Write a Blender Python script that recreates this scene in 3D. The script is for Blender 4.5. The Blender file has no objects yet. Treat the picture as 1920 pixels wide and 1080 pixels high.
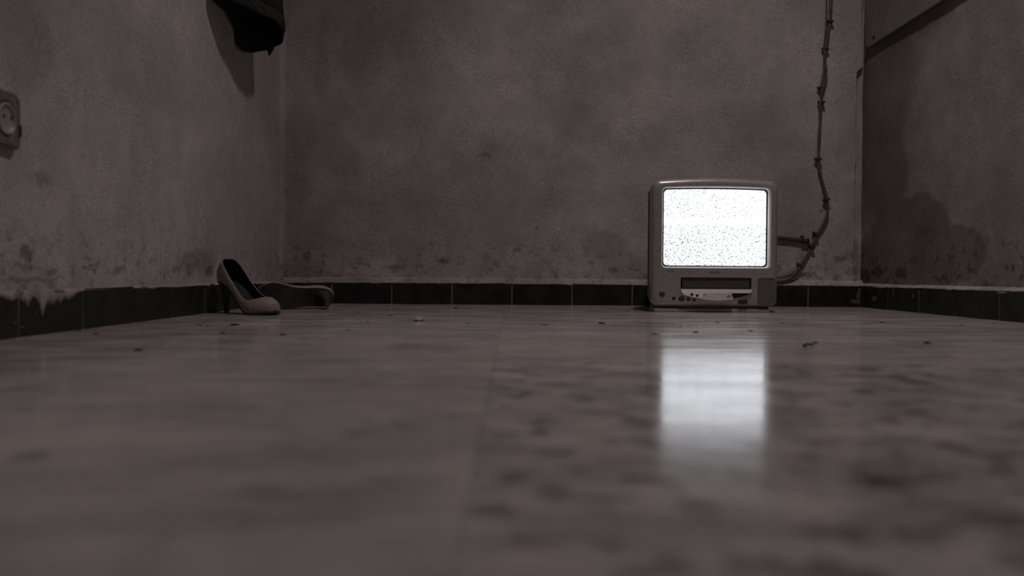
import bpy, bmesh, math, random
from mathutils import Vector, Matrix, noise as mnoise

# ------------------------------------------------------------------ camera, world, lights, exposure
SC = bpy.context.scene
COL = SC.collection
CAM_H, PITCH, ROLL, FPX = 0.104, math.radians(-0.967), 0.0065, 1600.0
cam_d = bpy.data.cameras.new('camera')
cam_d.sensor_width = 36.0
cam_d.lens = 36.0 * FPX / 1920.0
cam_d.clip_start = 0.02
cam_d.dof.use_dof = True
cam_d.dof.focus_distance = 2.40
cam_d.dof.aperture_fstop = 3.4
cam = bpy.data.objects.new('camera', cam_d)
COL.objects.link(cam)
CAM_M = Matrix.Translation((0, 0, CAM_H)) @ Matrix.Rotation(math.pi / 2 + PITCH, 4, 'X') @ Matrix.Rotation(ROLL, 4, 'Z')
cam.matrix_world = CAM_M
SC.camera = cam

SC.view_settings.view_transform = 'Standard'
SC.view_settings.look = 'None'
SC.view_settings.exposure = 0.0
SC.view_settings.gamma = 1.0
SC.view_settings.use_curve_mapping = False

world = bpy.data.worlds.new('World')
SC.world = world
world.use_nodes = True
world.node_tree.nodes['Background'].inputs['Color'].default_value = (0.9, 0.82, 0.8, 1)
world.node_tree.nodes['Background'].inputs['Strength'].default_value = 0.02

# the room's ceiling bulb (above the frame)
lamp_d = bpy.data.lights.new('ceiling_bulb_light', 'SPOT')
lamp_d.energy = 68.0
lamp_d.spot_size = math.radians(124)   # soft cone added to darken the upper walls; no lampshade modelled
lamp_d.spot_blend = 1.0
lamp_d.color = (1.0, 0.855, 0.835)
lamp_d.shadow_soft_size = 0.07
lamp = bpy.data.objects.new('ceiling_bulb_light', lamp_d)
lamp.location = (0.56, 1.58, 2.35)
COL.objects.link(lamp)

# ------------------------------------------------------------------ room dimensions
BACK, LEFT, RIGHT, REAR, CEIL = 2.85, -0.775, 1.17, -1.6, 2.65


def ray(px, py):
    d = CAM_M.to_3x3() @ Vector(((px - 960) / FPX, (540 - py) / FPX, -1.0))
    return Vector((0, 0, CAM_H)), d


def on_y(px, py, y):
    o, d = ray(px, py)
    return o + d * ((y - o.y) / d.y)


def on_x(px, py, x):
    o, d = ray(px, py)
    return o + d * ((x - o.x) / d.x)


def on_floor(px, py):
    o, d = ray(px, py)
    return o + d * (-o.z / d.z)


# ------------------------------------------------------------------ object helpers
def link(name, bm, mat=None, parent=None, smooth=False, loc=None, rot=None):
    me = bpy.data.meshes.new(name)
    bm.normal_update()
    bm.to_mesh(me)
    bm.free()
    if smooth:
        for p in me.polygons:
            p.use_smooth = True
    o = bpy.data.objects.new(name, me)
    COL.objects.link(o)
    if mat:
        for m in (mat if isinstance(mat, (list, tuple)) else [mat]):
            me.materials.append(m)
    if parent:
        o.parent = parent
    if loc is not None:
        o.location = loc
    if rot is not None:
        o.rotation_euler = rot
    return o


def tag(o, label=None, cat=None, group=None, kind=None):
    for k, v in (('label', label), ('category', cat), ('group', group), ('kind', kind)):
        if v:
            o[k] = v
    return o


def empty(name, loc=(0, 0, 0), rot=(0, 0, 0)):
    o = bpy.data.objects.new(name, None)
    o.empty_display_size = 0.05
    o.location = loc
    o.rotation_euler = rot
    COL.objects.link(o)
    return o


def add_box(bm, lo, hi, bevel=0.0, seg=2):
    t = bmesh.new()
    bmesh.ops.create_cube(t, size=1.0)
    for v in t.verts:
        v.co = Vector([(lo[i] + hi[i]) / 2 + v.co[i] * (hi[i] - lo[i]) for i in range(3)])
    if bevel > 0:
        bmesh.ops.bevel(t, geom=t.edges[:], offset=bevel, segments=seg, affect='EDGES', profile=0.5)
    me = bpy.data.meshes.new('tmp')
    t.to_mesh(me)
    t.free()
    bm.from_mesh(me)
    bpy.data.meshes.remove(me)


def add_loft(bm, rings, cap_start=True, cap_end=True, closed=True):
    vs = [[bm.verts.new(p) for p in r] for r in rings]
    n = len(rings[0])
    for a, b in zip(vs, vs[1:]):
        for i in range(n if closed else n - 1):
            j = (i + 1) % n
            try:
                bm.faces.new((a[i], a[j], b[j], b[i]))
            except ValueError:
                pass
    if cap_start:
        bm.faces.new(list(reversed(vs[0])))
    if cap_end:
        bm.faces.new(vs[-1])
    return vs


def fix_normals(bm):
    bmesh.ops.recalc_face_normals(bm, faces=bm.faces[:])
    return bm


def add_disc(bm, c, r, depth, axis='-y', n=20, bevel=0.15):
    """a short round knob: centre c on its base, standing out by depth along axis"""
    ax = {'-y': Vector((0, -1, 0)), 'x': Vector((1, 0, 0)), 'z': Vector((0, 0, 1)), '-x': Vector((-1, 0, 0))}[axis]
    u = ax.orthogonal().normalized()
    w = ax.cross(u)
    c = Vector(c)
    rings = []
    for rr, dd in ((r, 0), (r, depth * 0.7), (r * (1 - bevel * 0.4), depth * 0.92), (r * (1 - bevel), depth)):
        rings.append([c + ax * dd + (u * math.cos(2 * math.pi * i / n) + w * math.sin(2 * math.pi * i / n)) * rr for i in range(n)])
    add_loft(bm, rings)


def catmull(pts, sub=6):
    pts = [Vector(p) for p in pts]
    out = []
    for i in range(len(pts) - 1):
        p0 = pts[max(i - 1, 0)]
        p1, p2 = pts[i], pts[i + 1]
        p3 = pts[min(i + 2, len(pts) - 1)]
        for k in range(sub):
            t = k / sub
            out.append(0.5 * ((2 * p1) + (p2 - p0) * t + (2 * p0 - 5 * p1 + 4 * p2 - p3) * t * t + (3 * p1 - p0 - 3 * p2 + p3) * t ** 3))
    out.append(pts[-1])
    return out


def add_tube(bm, pts, r, n=10):
    rings = []
    for i, p in enumerate(pts):
        t = (pts[min(i + 1, len(pts) - 1)] - pts[max(i - 1, 0)]).normalized()
        u = t.cross(Vector((0, 1, 0)))
        if u.length < 1e-4:
            u = t.orthogonal()
        u.normalize()
        w = t.cross(u)
        rr = r(i / (len(pts) - 1)) if callable(r) else r
        rings.append([p + (u * math.cos(2 * math.pi * k / n) + w * math.sin(2 * math.pi * k / n)) * rr for k in range(n)])
    add_loft(bm, rings)


def fbm(x, y, z=0.0, s=1.0, octv=3):
    v, a = 0.0, 0.5
    for _ in range(octv):
        v += a * mnoise.noise(Vector((x * s, y * s, z * s)))
        a *= 0.5
        s *= 2.1
    return v


# ------------------------------------------------------------------ materials
class NT:
    def __init__(self, name):
        self.m = bpy.data.materials.new(name)
        self.m.use_nodes = True
        self.t = self.m.node_tree
        self.b = self.t.nodes['Principled BSDF']

    def n(self, kind, **kw):
        nd = self.t.nodes.new(kind)
        for k, v in kw.items():
            setattr(nd, k, v)
        return nd

    def set(self, sock, v):
        if hasattr(v, 'is_linked') or isinstance(v, bpy.types.NodeSocket):
            self.t.links.new(v, sock)
        else:
            sock.default_value = v

    def math(self, op, a, b=0.0, c=None, clamp=False):
        nd = self.n('ShaderNodeMath', operation=op, use_clamp=clamp)
        self.set(nd.inputs[0], a)
        self.set(nd.inputs[1], b)
        if c is not None:
            self.set(nd.inputs[2], c)
        return nd.outputs[0]

    def vmath(self, op, a, b=(0, 0, 0)):
        nd = self.n('ShaderNodeVectorMath', operation=op)
        self.set(nd.inputs[0], a)
        self.set(nd.inputs[1], b)
        return nd.outputs['Value'] if op in ('LENGTH', 'DISTANCE') else nd.outputs[0]

    def noise(self, vec, scale, detail=3.0, rough=0.55, color=False):
        nd = self.n('ShaderNodeTexNoise')
        self.set(nd.inputs['Vector'], vec)
        nd.inputs['Scale'].default_value = scale
        nd.inputs['Detail'].default_value = detail
        nd.inputs['Roughness'].default_value = rough
        return nd.outputs['Color' if color else 'Fac']

    def remap(self, v, a, b, lo=0.0, hi=1.0, smooth=True):
        nd = self.n('ShaderNodeMapRange', interpolation_type='SMOOTHSTEP' if smooth else 'LINEAR')
        self.set(nd.inputs['Value'], v)
        nd.inputs['From Min'].default_value = a
        nd.inputs['From Max'].default_value = b
        nd.inputs['To Min'].default_value = lo
        nd.inputs['To Max'].default_value = hi
        return nd.outputs['Result']

    def mix(self, f, a, b):
        nd = self.n('ShaderNodeMix', data_type='RGBA')
        self.set(nd.inputs[0], f)
        self.set(nd.inputs[6], a)
        self.set(nd.inputs[7], b)
        return nd.outputs[2]

    def geo(self):
        return self.n('ShaderNodeNewGeometry').outputs['Position']

    def obj(self):
        return self.n('ShaderNodeTexCoord').outputs['Object']

    def bump(self, h, strength=0.3, dist=0.002):
        nd = self.n('ShaderNodeBump')
        nd.inputs['Strength'].default_value = strength
        nd.inputs['Distance'].default_value = dist
        self.set(nd.inputs['Height'], h)
        self.set(self.b.inputs['Normal'], nd.outputs[0])

    def blobs(self, pos, items, dirt_vec):
        """sum of soft-edged stain and shade patches; items = (centre, radii, strength, edge softness)"""
        p = self.vmath('ADD', pos, dirt_vec)
        acc = None
        for c, r, s, soft in items:
            inv = tuple(1.0 / max(q, 1e-6) for q in r)
            q = self.vmath('MULTIPLY', self.vmath('SUBTRACT', p, tuple(c)), inv)
            v = self.remap(self.vmath('LENGTH', q), 1.0 - soft, 1.0 + soft, s, 0.0)
            acc = v if acc is None else self.math('MAXIMUM', acc, v)
        return acc

    def out(self, color=None, rough=None, **kw):
        if color is not None:
            self.set(self.b.inputs['Base Color'], color if not isinstance(color, tuple) else color[:3] + (1,))
        if rough is not None:
            self.set(self.b.inputs['Roughness'], rough)
        for k, v in kw.items():
            self.set(self.b.inputs[k.replace('_', ' ')], v)
        return self.m


def plain(name, color, rough=0.5, vary=0.12, scale=40.0, bump=0.0, metallic=0.0, spec=0.5):
    t = NT(name)
    v = t.obj()
    n = t.noise(v, scale, 4.0)
    dark = tuple(c * (1 - vary) for c in color) + (1,)
    lite = tuple(min(1, c * (1 + vary)) for c in color) + (1,)
    col = t.mix(t.remap(n, 0.3, 0.7), dark, lite)
    if bump:
        t.bump(t.noise(v, scale * 6, 2.0), bump, 0.001)
    t.set(t.b.inputs['Metallic'], metallic)
    t.set(t.b.inputs['Specular IOR Level'], spec)
    return t.out(col, rough)


def distort(t, pos, scale, amp):
    c = t.noise(pos, scale, 4.0, 0.6, color=True)
    return t.vmath('MULTIPLY', t.vmath('SUBTRACT', c, (0.5, 0.5, 0.5)), (amp, amp, amp))


def plaster(name, base, stains_and_shade, chips, low_dirt=0.5, patch=0.22, lowfade=0.3):
    """old plaster: wide uneven patches, fine sand speckle, damp patches and painted shade, small dark chips, dirty foot"""
    t = NT(name)
    p = t.geo()
    wide = t.noise(p, 2.6, 5.0, 0.6)
    mid = t.noise(p, 11.0, 5.0, 0.62)
    fine = t.noise(p, 420.0, 2.0, 0.7)
    speck = t.noise(p, 95.0, 3.0, 0.65)
    col = t.mix(t.remap(wide, 0.32, 0.68), tuple(c * (1 - patch) for c in base) + (1,), tuple(min(1, c * (1 + patch * 0.7)) for c in base) + (1,))
    k = t.math('ADD', t.math('MULTIPLY', t.remap(mid, 0.35, 0.7), 0.16), 0.90)
    k = t.math('MULTIPLY', k, t.remap(fine, 0.3, 0.7, 0.64, 1.34))
    k = t.math('MULTIPLY', k, t.remap(speck, 0.30, 0.44, 0.84, 1.0))
    d = t.vmath('ADD', distort(t, p, 6.0, 0.10), distort(t, p, 28.0, 0.03))
    if stains_and_shade:
        s = t.blobs(p, stains_and_shade, d)
        s = t.math('MULTIPLY', s, t.remap(mid, 0.25, 0.65, 0.72, 1.05))
        k = t.math('MULTIPLY', k, t.math('SUBTRACT', 1.0, s, clamp=True))
    if chips:
        s = t.blobs(p, chips, t.vmath('ADD', distort(t, p, 55.0, 0.035), distort(t, p, 20.0, 0.03)))
        k = t.math('MULTIPLY', k, t.math('SUBTRACT', 1.0, s, clamp=True))
    sep = t.n('ShaderNodeSeparateXYZ')
    t.set(sep.inputs[0], t.vmath('ADD', p, distort(t, p, 14.0, 0.06)))
    foot = t.remap(sep.outputs['Z'], 0.10, lowfade, 1.0, 0.0)
    grime = t.remap(t.noise(p, 36.0, 5.0, 0.68), 0.50, 0.68)
    k = t.math('MULTIPLY', k, t.math('SUBTRACT', 1.0, t.math('MULTIPLY', t.math('MULTIPLY', foot, grime), low_dirt)))
    m = t.n('ShaderNodeMix', data_type='RGBA', blend_type='MULTIPLY')
    m.inputs[0].default_value = 1.0
    t.set(m.inputs[6], col)
    cmb = t.n('ShaderNodeCombineXYZ')
    for i in range(3):
        t.set(cmb.inputs[i], k)
    t.set(m.inputs[7], cmb.outputs[0])
    h = t.math('ADD', t.math('MULTIPLY', mid, 1.0), t.math('MULTIPLY', speck, 0.35))
    t.bump(h, 0.45, 0.006)
    return t.out(m.outputs[2], 0.93, Specular_IOR_Level=0.2)


def st_back(px, py, rx, ry, s, soft=0.35):
    return (on_y(px, py, BACK), (rx / 561, 5.0, ry / 561), s, soft)


def st_left(px, py, rx, ry, s, soft=0.35):
    c = on_x(px, py, LEFT)
    k = FPX / c.y
    return (c, (5.0, rx * c.y / (k * abs(LEFT)), ry / k), s, soft)


def st_right(px, py, rx, ry, s, soft=0.3):
    c = on_x(px, py, RIGHT)
    k = FPX / c.y
    return (c, (5.0, rx * c.y / (k * RIGHT), ry / k), s, soft)


WALLC = (0.42, 0.395, 0.385)
M_wall_back = plaster('plaster_back', WALLC, [
    st_back(690, 420, 150, 62, 0.20), st_back(790, 470, 60, 50, 0.16), st_back(566, 250, 26, 60, 0.18), st_back(560, 420, 26, 110, 0.16),
    st_back(602, 120, 14, 70, 0.14), st_back(1135, 462, 42, 34, 0.24), st_back(1195, 505, 40, 30, 0.18), st_back(1320, 110, 90, 70, 0.10),  # patch just left of the television paints its cast shadow
    st_back(1090, 230, 60, 40, 0.10), st_back(880, 60, 60, 40, 0.08), st_back(1572, 470, 34, 60, 0.18), st_back(1500, 400, 50, 60, 0.14),
    st_back(1330, 250, 130, 60, 0.10), st_back(560, 505, 50, 22, 0.26), st_back(1590, 230, 22, 90, 0.12)],
    [st_back(910, 292, 14, 4, 0.3), st_back(575, 480, 8, 8, 0.4), st_back(1578, 485, 14, 5, 0.45), st_back(1515, 515, 7, 6, 0.4),
     st_back(970, 470, 8, 4, 0.4), st_back(1006, 427, 3, 3, 0.5), st_back(1150, 508, 10, 5, 0.35), st_back(672, 488, 9, 5, 0.3),
     st_back(1542, 396, 3, 3, 0.6), st_back(1605, 490, 10, 40, 0.35), st_back(830, 490, 14, 5, 0.35), st_back(740, 500, 22, 5, 0.3)], 0.45)
M_wall_left = plaster('plaster_left', WALLC, [
    st_left(375, 490, 34, 26, 0.30), st_left(440, 400, 60, 120, 0.12), st_left(500, 470, 30, 70, 0.20), st_left(20, 60, 90, 90, 0.25),
    st_left(60, 300, 60, 60, 0.06), st_left(250, 120, 160, 70, 0.10)],
    [st_left(48, 474, 16, 14, 0.45), st_left(95, 509, 16, 6, 0.45), st_left(50, 500, 30, 5, 0.35), st_left(170, 503, 16, 5, 0.4),
     st_left(224, 503, 12, 6, 0.35), st_left(80, 332, 16, 12, 0.25), st_left(393, 508, 8, 10, 0.5), st_left(330, 505, 10, 6, 0.3),
     st_left(18, 446, 5, 5, 0.4), st_left(60, 525, 60, 7, 0.35), st_left(165, 488, 10, 6, 0.35)], 0.4, 0.12)
M_wall_right = plaster('plaster_right', (0.265, 0.248, 0.240), [  # upper patches paint the board's shadow, lower ones are damp staining
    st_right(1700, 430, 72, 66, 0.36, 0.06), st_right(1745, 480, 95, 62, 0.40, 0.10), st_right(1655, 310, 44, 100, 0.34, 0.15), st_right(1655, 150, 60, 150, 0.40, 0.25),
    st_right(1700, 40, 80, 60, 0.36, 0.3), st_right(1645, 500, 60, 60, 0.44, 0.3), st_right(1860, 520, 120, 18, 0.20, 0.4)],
    [st_right(1620, 520, 14, 14, 0.6), st_right(1690, 512, 12, 8, 0.5), st_right(1645, 510, 12, 10, 0.5), st_right(1760, 522, 14, 5, 0.5),
     st_right(1850, 534, 12, 4, 0.4)], 0.6, 0.25)
M_rest = plaster('plaster_unseen', (0.28, 0.262, 0.255), [], [], 0.2)
M_mortar = plaster('mortar_plaster', (0.43, 0.405, 0.395), [], [], 0.0, 0.15)
M_lip = plaster('mortar_lip_plaster', (0.36, 0.335, 0.325), [], [], 0.35, 0.25)
M_grout = plain('grey_grout', (0.15, 0.145, 0.14), 0.9, 0.25, 60)


def floor_spot(px, py, w, h, s, soft=0.5):
    c = on_floor(px, py)
    k = FPX / c.y
    dy = abs(on_floor(px, py + h).y - on_floor(px, py - h).y) / 2
    return (c, (w / k, dy, 9.0), s, soft)


def marble(name, mottled):
    t = NT(name)
    g = t.geo()
    rnd = t.n('ShaderNodeObjectInfo').outputs['Random']
    off = t.n('ShaderNodeCombineXYZ')
    t.set(off.inputs[0], t.math('MULTIPLY', rnd, 17.0))
    t.set(off.inputs[1], t.math('MULTIPLY', rnd, 5.0))
    p = t.vmath('ADD', g, off.outputs[0])
    cloud = t.noise(p, 7.0, 5.0, 0.6)
    fine = t.noise(g, 300.0, 2.0, 0.7)
    grit = t.noise(g, 130.0, 3.0, 0.6)
    base_d, base_l = (0.41, 0.382, 0.374, 1), (0.58, 0.547, 0.534, 1)
    col = t.mix(t.remap(cloud, 0.3, 0.7), base_d, base_l)
    # long soft veins running across the slab
    st = t.vmath('MULTIPLY', p, (0.8, 1.8, 1.0))
    vein = t.noise(st, 4.0, 6.0, 0.62)
    v = t.math('ABSOLUTE', t.math('SUBTRACT', vein, 0.5))
    vk = t.remap(v, 0.0, 0.045, 0.20 if not mottled else 0.12, 0.0)
    k = t.math('SUBTRACT', 1.0, vk)
    if mottled:
        vo = t.noise(t.vmath('MULTIPLY', p, (1.0, 1.1, 1.0)), 26.0, 3.0, 0.55)
        k = t.math('MULTIPLY', k, t.remap(vo, 0.52, 0.64, 1.0, 0.44))
        vo2 = t.noise(p, 16.0, 4.0, 0.6)
        k = t.math('MULTIPLY', k, t.remap(vo2, 0.36, 0.62, 0.74, 1.08))
    spots = ([floor_spot(*a) for a in (
        (940, 818, 28, 8, 0.35), (1015, 812, 20, 8, 0.35), (970, 900, 34, 12, 0.5), (1035, 925, 36, 14, 0.5), (1300, 950, 34, 12, 0.5),
        (1575, 755, 18, 6, 0.55), (1668, 788, 18, 7, 0.5), (1640, 900, 40, 10, 0.55), (1760, 890, 26, 9, 0.4), (1870, 883, 26, 9, 0.45),
        (1870, 975, 90, 14, 0.62), (1415, 832, 12, 10, 0.45), (1690, 848, 18, 6, 0.4), (1370, 1055, 22, 14, 0.5), (1740, 1010, 40, 14, 0.3),
        (1620, 880, 24, 8, 0.4), (1085, 742, 22, 5, 0.3), (1190, 768, 20, 5, 0.35), (990, 738, 12, 5, 0.35), (1500, 700, 16, 4, 0.3))] if mottled else
             [floor_spot(*a) for a in (
        (48, 857, 34, 10, 0.62), (660, 922, 210, 9, 0.26), (760, 905, 90, 16, 0.30), (500, 915, 50, 12, 0.28), (200, 765, 130, 7, 0.20),
        (300, 758, 90, 6, 0.22), (400, 745, 70, 6, 0.12), (690, 810, 40, 8, 0.25), (740, 800, 60, 6, 0.22), (690, 788, 12, 5, 0.25),
        (540, 715, 110, 6, 0.20), (640, 675, 130, 5, 0.14), (30, 730, 30, 4, 0.3), (35, 763, 10, 5, 0.3), (800, 650, 80, 5, 0.14),
        (1230, 606, 40, 2.5, 0.3), (1180, 609, 60, 2.5, 0.15), (1330, 648, 100, 2.0, 0.2), (1700, 622, 150, 2.0, 0.2), (1640, 616, 130, 1.5, 0.2))])
    s = t.blobs(g, spots, t.vmath('ADD', distort(t, g, 30.0, 0.02), distort(t, g, 9.0, 0.03)))
    k = t.math('MULTIPLY', k, t.math('SUBTRACT', 1.0, s, clamp=True))
    k = t.math('MULTIPLY', k, t.remap(fine, 0.3, 0.7, 0.82, 1.16))
    k = t.math('MULTIPLY', k, t.remap(grit, 0.26, 0.40, 0.80, 1.0))
    m = t.n('ShaderNodeMix', data_type='RGBA', blend_type='MULTIPLY')
    m.inputs[0].default_value = 1.0
    t.set(m.inputs[6], col)
    cmb = t.n('ShaderNodeCombineXYZ')
    for i in range(3):
        t.set(cmb.inputs[i], k)
    t.set(m.inputs[7], cmb.outputs[0])
    worn = t.noise(t.vmath('MULTIPLY', g, (0.5, 1.6, 1.0)), 9.0, 4.0, 0.6)
    rough = t.remap(worn, 0.3, 0.7, 0.10, 0.19)
    h = t.math('ADD', t.noise(t.vmath('MULTIPLY', g, (0.6, 1.0, 1.0)), 16.0, 3.0, 0.5), t.math('MULTIPLY', t.noise(g, 60.0, 2.0), 0.15))
    t.bump(h, 0.10, 0.004)
    return t.out(m.outputs[2], rough, Specular_IOR_Level=0.5)


M_slab = marble('pale_marble', False)
M_slab_m = marble('mottled_marble', True)
M_bed = plain('floor_grout', (0.12, 0.11, 0.105), 0.9, 0.2, 30)


def dark_tile():
    t = NT('black_glazed_tile')
    p = t.geo()
    n = t.noise(p, 18.0, 4.0)
    smear = t.remap(t.noise(t.vmath('MULTIPLY', p, (1, 1, 0.6)), 30.0, 6.0, 0.7), 0.58, 0.76, 0.0, 0.5)
    col = t.mix(t.remap(n, 0.3, 0.7), (0.010, 0.0095, 0.0095, 1), (0.020, 0.018, 0.018, 1))
    col = t.mix(smear, col, (0.06, 0.055, 0.053, 1))
    t.bump(t.noise(p, 40.0, 3.0), 0.15, 0.002)
    return t.out(col, t.remap(n, 0.3, 0.7, 0.35, 0.6), Specular_IOR_Level=0.3)


M_tile = dark_tile()

# ------------------------------------------------------------------ room shell
def wall_grid(name, P0, U, V, nu, nv, amp, mat, seed, edge=None):
    """a plaster surface that is not quite flat; P0 corner, U and V edge vectors"""
    bm = bmesh.new()
    P0, U, V = Vector(P0), Vector(U), Vector(V)
    N = U.cross(V).normalized()
    rows = []
    for j in range(nv + 1):
        r = []
        for i in range(nu + 1):
            p = P0 + U * (i / nu) + V * (j / nv)
            w = fbm(p.x + seed, p.y, p.z, 3.0, 4)
            r.append(bm.verts.new(p + N * (amp * w)))
        rows.append(r)
    for j in range(nv):
        for i in range(nu):
            bm.faces.new((rows[j][i], rows[j][i + 1], rows[j + 1][i + 1], rows[j + 1][i]))
    o = link(name, bm, mat, smooth=True)
    return tag(o, kind='structure')


wall_back = wall_grid('wall_back', (LEFT - 0.02, BACK + 0.016, 0), (RIGHT - LEFT + 0.04, 0, 0), (0, 0, CEIL), 60, 60, 0.004, M_wall_back, 1)
wall_left = wall_grid('wall_left', (LEFT, REAR, 0), (0, BACK - REAR + 0.02, 0), (0, 0, CEIL), 130, 80, 0.006, M_wall_left, 5)
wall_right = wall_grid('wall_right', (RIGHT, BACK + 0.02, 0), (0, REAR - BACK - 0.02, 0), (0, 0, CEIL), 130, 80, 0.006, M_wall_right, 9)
wall_rear = wall_grid('wall_rear', (RIGHT, REAR, 0), (LEFT - RIGHT, 0, 0), (0, 0, CEIL), 10, 10, 0.0, M_rest, 2)
ceiling = wall_grid('ceiling', (LEFT, BACK + 0.02, CEIL), (RIGHT - LEFT, 0, 0), (0, REAR - BACK - 0.02, 0), 10, 10, 0.0, M_rest, 3)

# the plaster coat of the back wall stops short of the right corner with a ragged edge
bm = bmesh.new()
rows = []
nz, nx = 150, 110
coat_edge = []
for j in range(nz + 1):
    z = 0.06 + (CEIL - 0.06) * (j / nz) ** 1.25
    xe = (1.157 if z > 0.79 else 1.140) + 0.006 * fbm(z, 3.3, 0, 9.0, 4) + (0.014 * max(0, 1 - abs(z - 0.10) / 0.10))
    x0 = LEFT - 0.02
    r = []
    for i in range(nx + 1):
        x = x0 + (xe - x0) * i / nx
        r.append(Vector((x, BACK + 0.005 * fbm(x, 7.0, z, 3.0, 4), z)))
    coat_edge.append(r[-1].copy())
    rows.append([bm.verts.new(p) for p in r])
for a, b in zip(rows, rows[1:]):
    for i in range(len(a) - 1):
        bm.faces.new((a[i], a[i + 1], b[i + 1], b[i]))
coat = link('plaster_coat', bm, M_wall_back, wall_back, smooth=True)
bm = bmesh.new()
ee = [r for r in coat_edge]
rows = [[bm.verts.new(p), bm.verts.new(p + Vector((0.001, 0.02, 0)))] for p in ee]
for a, b in zip(rows, rows[1:]):
    bm.faces.new((a[0], a[1], b[1], b[0]))
link('plaster_edge', bm, M_wall_right, wall_back)

# rounded, uneven plaster fillet in the left back corner
bm = bmesh.new()
rows = []
for j in range(121):
    z = 0.075 + 1.4 * j / 120
    r0 = 0.028 + 0.012 * fbm(z, 1.1, 0, 8.0, 3)
    r = []
    for a in range(9):
        t = math.pi / 2 * a / 8
        x = LEFT + r0 - r0 * math.cos(t) - 0.002
        y = BACK - r0 + r0 * math.sin(t) + 0.002
        r.append(bm.verts.new((x + 0.002 * fbm(t * 2, z, 4, 12.0, 3), y, z)))
    rows.append(r)
for a, b in zip(rows, rows[1:]):
    for i in range(8):
        bm.faces.new((a[i], a[i + 1], b[i + 1], b[i]))
bmesh.ops.recalc_face_normals(bm, faces=bm.faces[:])
link('corner_fillet', bm, M_wall_back, wall_back, smooth=True)

# floor: mortar bed and large marble slabs
bm = bmesh.new()
add_box(bm, (LEFT - 0.05, REAR - 0.05, -0.06), (RIGHT + 0.05, BACK + 0.05, -0.0022))
floor = tag(link('floor', bm, M_bed), kind='structure')
random.seed(4)
SLAB, GAP = 0.60, 0.0004
slab_me = {}
for mott in (False, True):
    bm = bmesh.new()
    add_box(bm, (-SLAB / 2 + GAP / 2, -SLAB / 2 + GAP / 2, -0.02), (SLAB / 2 - GAP / 2, SLAB / 2 - GAP / 2, 0))
    me = bpy.data.meshes.new('slab')
    bm.to_mesh(me)
    bm.free()
    me.materials.append(M_slab_m if mott else M_slab)
    slab_me[mott] = me
for ix in range(-2, 3):
    for iy in range(-5, 4):
        x0, y0 = -0.02 + ix * SLAB, 1.0 + iy * SLAB
        if x0 + SLAB < LEFT or x0 > RIGHT or y0 > BACK or y0 + SLAB < REAR:
            continue
        o = bpy.data.objects.new('slab', slab_me[ix >= 0 and iy < 0])
        COL.objects.link(o)
        o.parent = floor
        o.location = (x0 + SLAB / 2, y0 + SLAB / 2, 0.0)

# ------------------------------------------------------------------ skirting tiles
TH, TD, TW = 0.070, 0.012, 0.1978
bm = bmesh.new()
add_box(bm, (-TW / 2, -TD, 0), (TW / 2, 0, TH), 0.0012, 2)
tile_me = bpy.data.meshes.new('tile')
bm.to_mesh(tile_me)
bm.free()
tile_me.materials.append(M_tile)


def skirting(name, frame, s0, s1, joints, drip, seed, rise, mat):
    """frame(s, d, z): s along the wall, d out of the wall, z up"""
    rnd = random.Random(seed)
    bm = bmesh.new()
    pts = [frame(s, d, z) for s in (s0, s1) for d, z in ((0, 0), (TD - 0.0008, 0), (TD - 0.0008, TH - 0.004), (0, TH - 0.004))]
    add_loft(bm, [pts[:4], pts[4:]])
    root = tag(link(name, fix_normals(bm), M_grout), kind='structure')
    out = frame(0, 1, 0) - frame(0, 0, 0)
    ang = math.atan2(out.x, -out.y)
    js = [s0] + [j for j in joints if s0 < j < s1] + [s1]
    for a, b in zip(js, js[1:]):
        o = bpy.data.objects.new('tile', tile_me)
        COL.objects.link(o)
        o.parent = root
        o.location = frame((a + b) / 2, rnd.uniform(0.0002, 0.0010), rnd.uniform(-0.0015, 0.0010))
        o.scale = ((b - a - 0.0040) / TW, 1, rnd.uniform(0.985, 1.03))
        o.rotation_euler = (rnd.uniform(-.012, .012), rnd.uniform(-.012, .012), ang + rnd.uniform(-.004, .004))
    # mortar lip along the top, smeared unevenly over the tile edges
    bm = bmesh.new()
    n = max(20, int((s1 - s0) / 0.004))
    rings = []
    for i in range(n + 1):
        s = s0 + (s1 - s0) * i / n
        w = fbm(s + seed, 0.3, 0, 6.0, 4)
        f = fbm(s + seed, 5.3, 0, 40.0, 3)
        zt = TH + 0.0015 + 0.004 * w + 0.0012 * f
        dr = drip(s) * (1 + 0.9 * fbm(s, 9.0, 0, 70.0, 3))
        zl = TH - 0.001 + 0.006 * w + 0.003 * f - max(0, dr)
        rings.append([frame(s, -0.004, TH + rise * (1.15 + 0.3 * f)), frame(s, 0.003, TH + rise * (0.95 + 0.5 * w)), frame(s, 0.009, TH + 0.001 + rise * (0.40 + 0.25 * f)),
                      frame(s, TD + 0.0006, zt), frame(s, TD + 0.0014, (zt + min(zl, zt - 0.001)) / 2), frame(s, TD + 0.0004, min(zl, zt - 0.0015)), frame(s, TD - 0.004, min(zl, zt - 0.0015)), frame(s, -0.004, TH - 0.006)])
    add_loft(bm, rings)
    link('mortar_lip', fix_normals(bm), mat, root, smooth=True)
    return root


def bump1(s, c, w, h):
    return h * math.exp(-((s - c) / w) ** 2)


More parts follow.
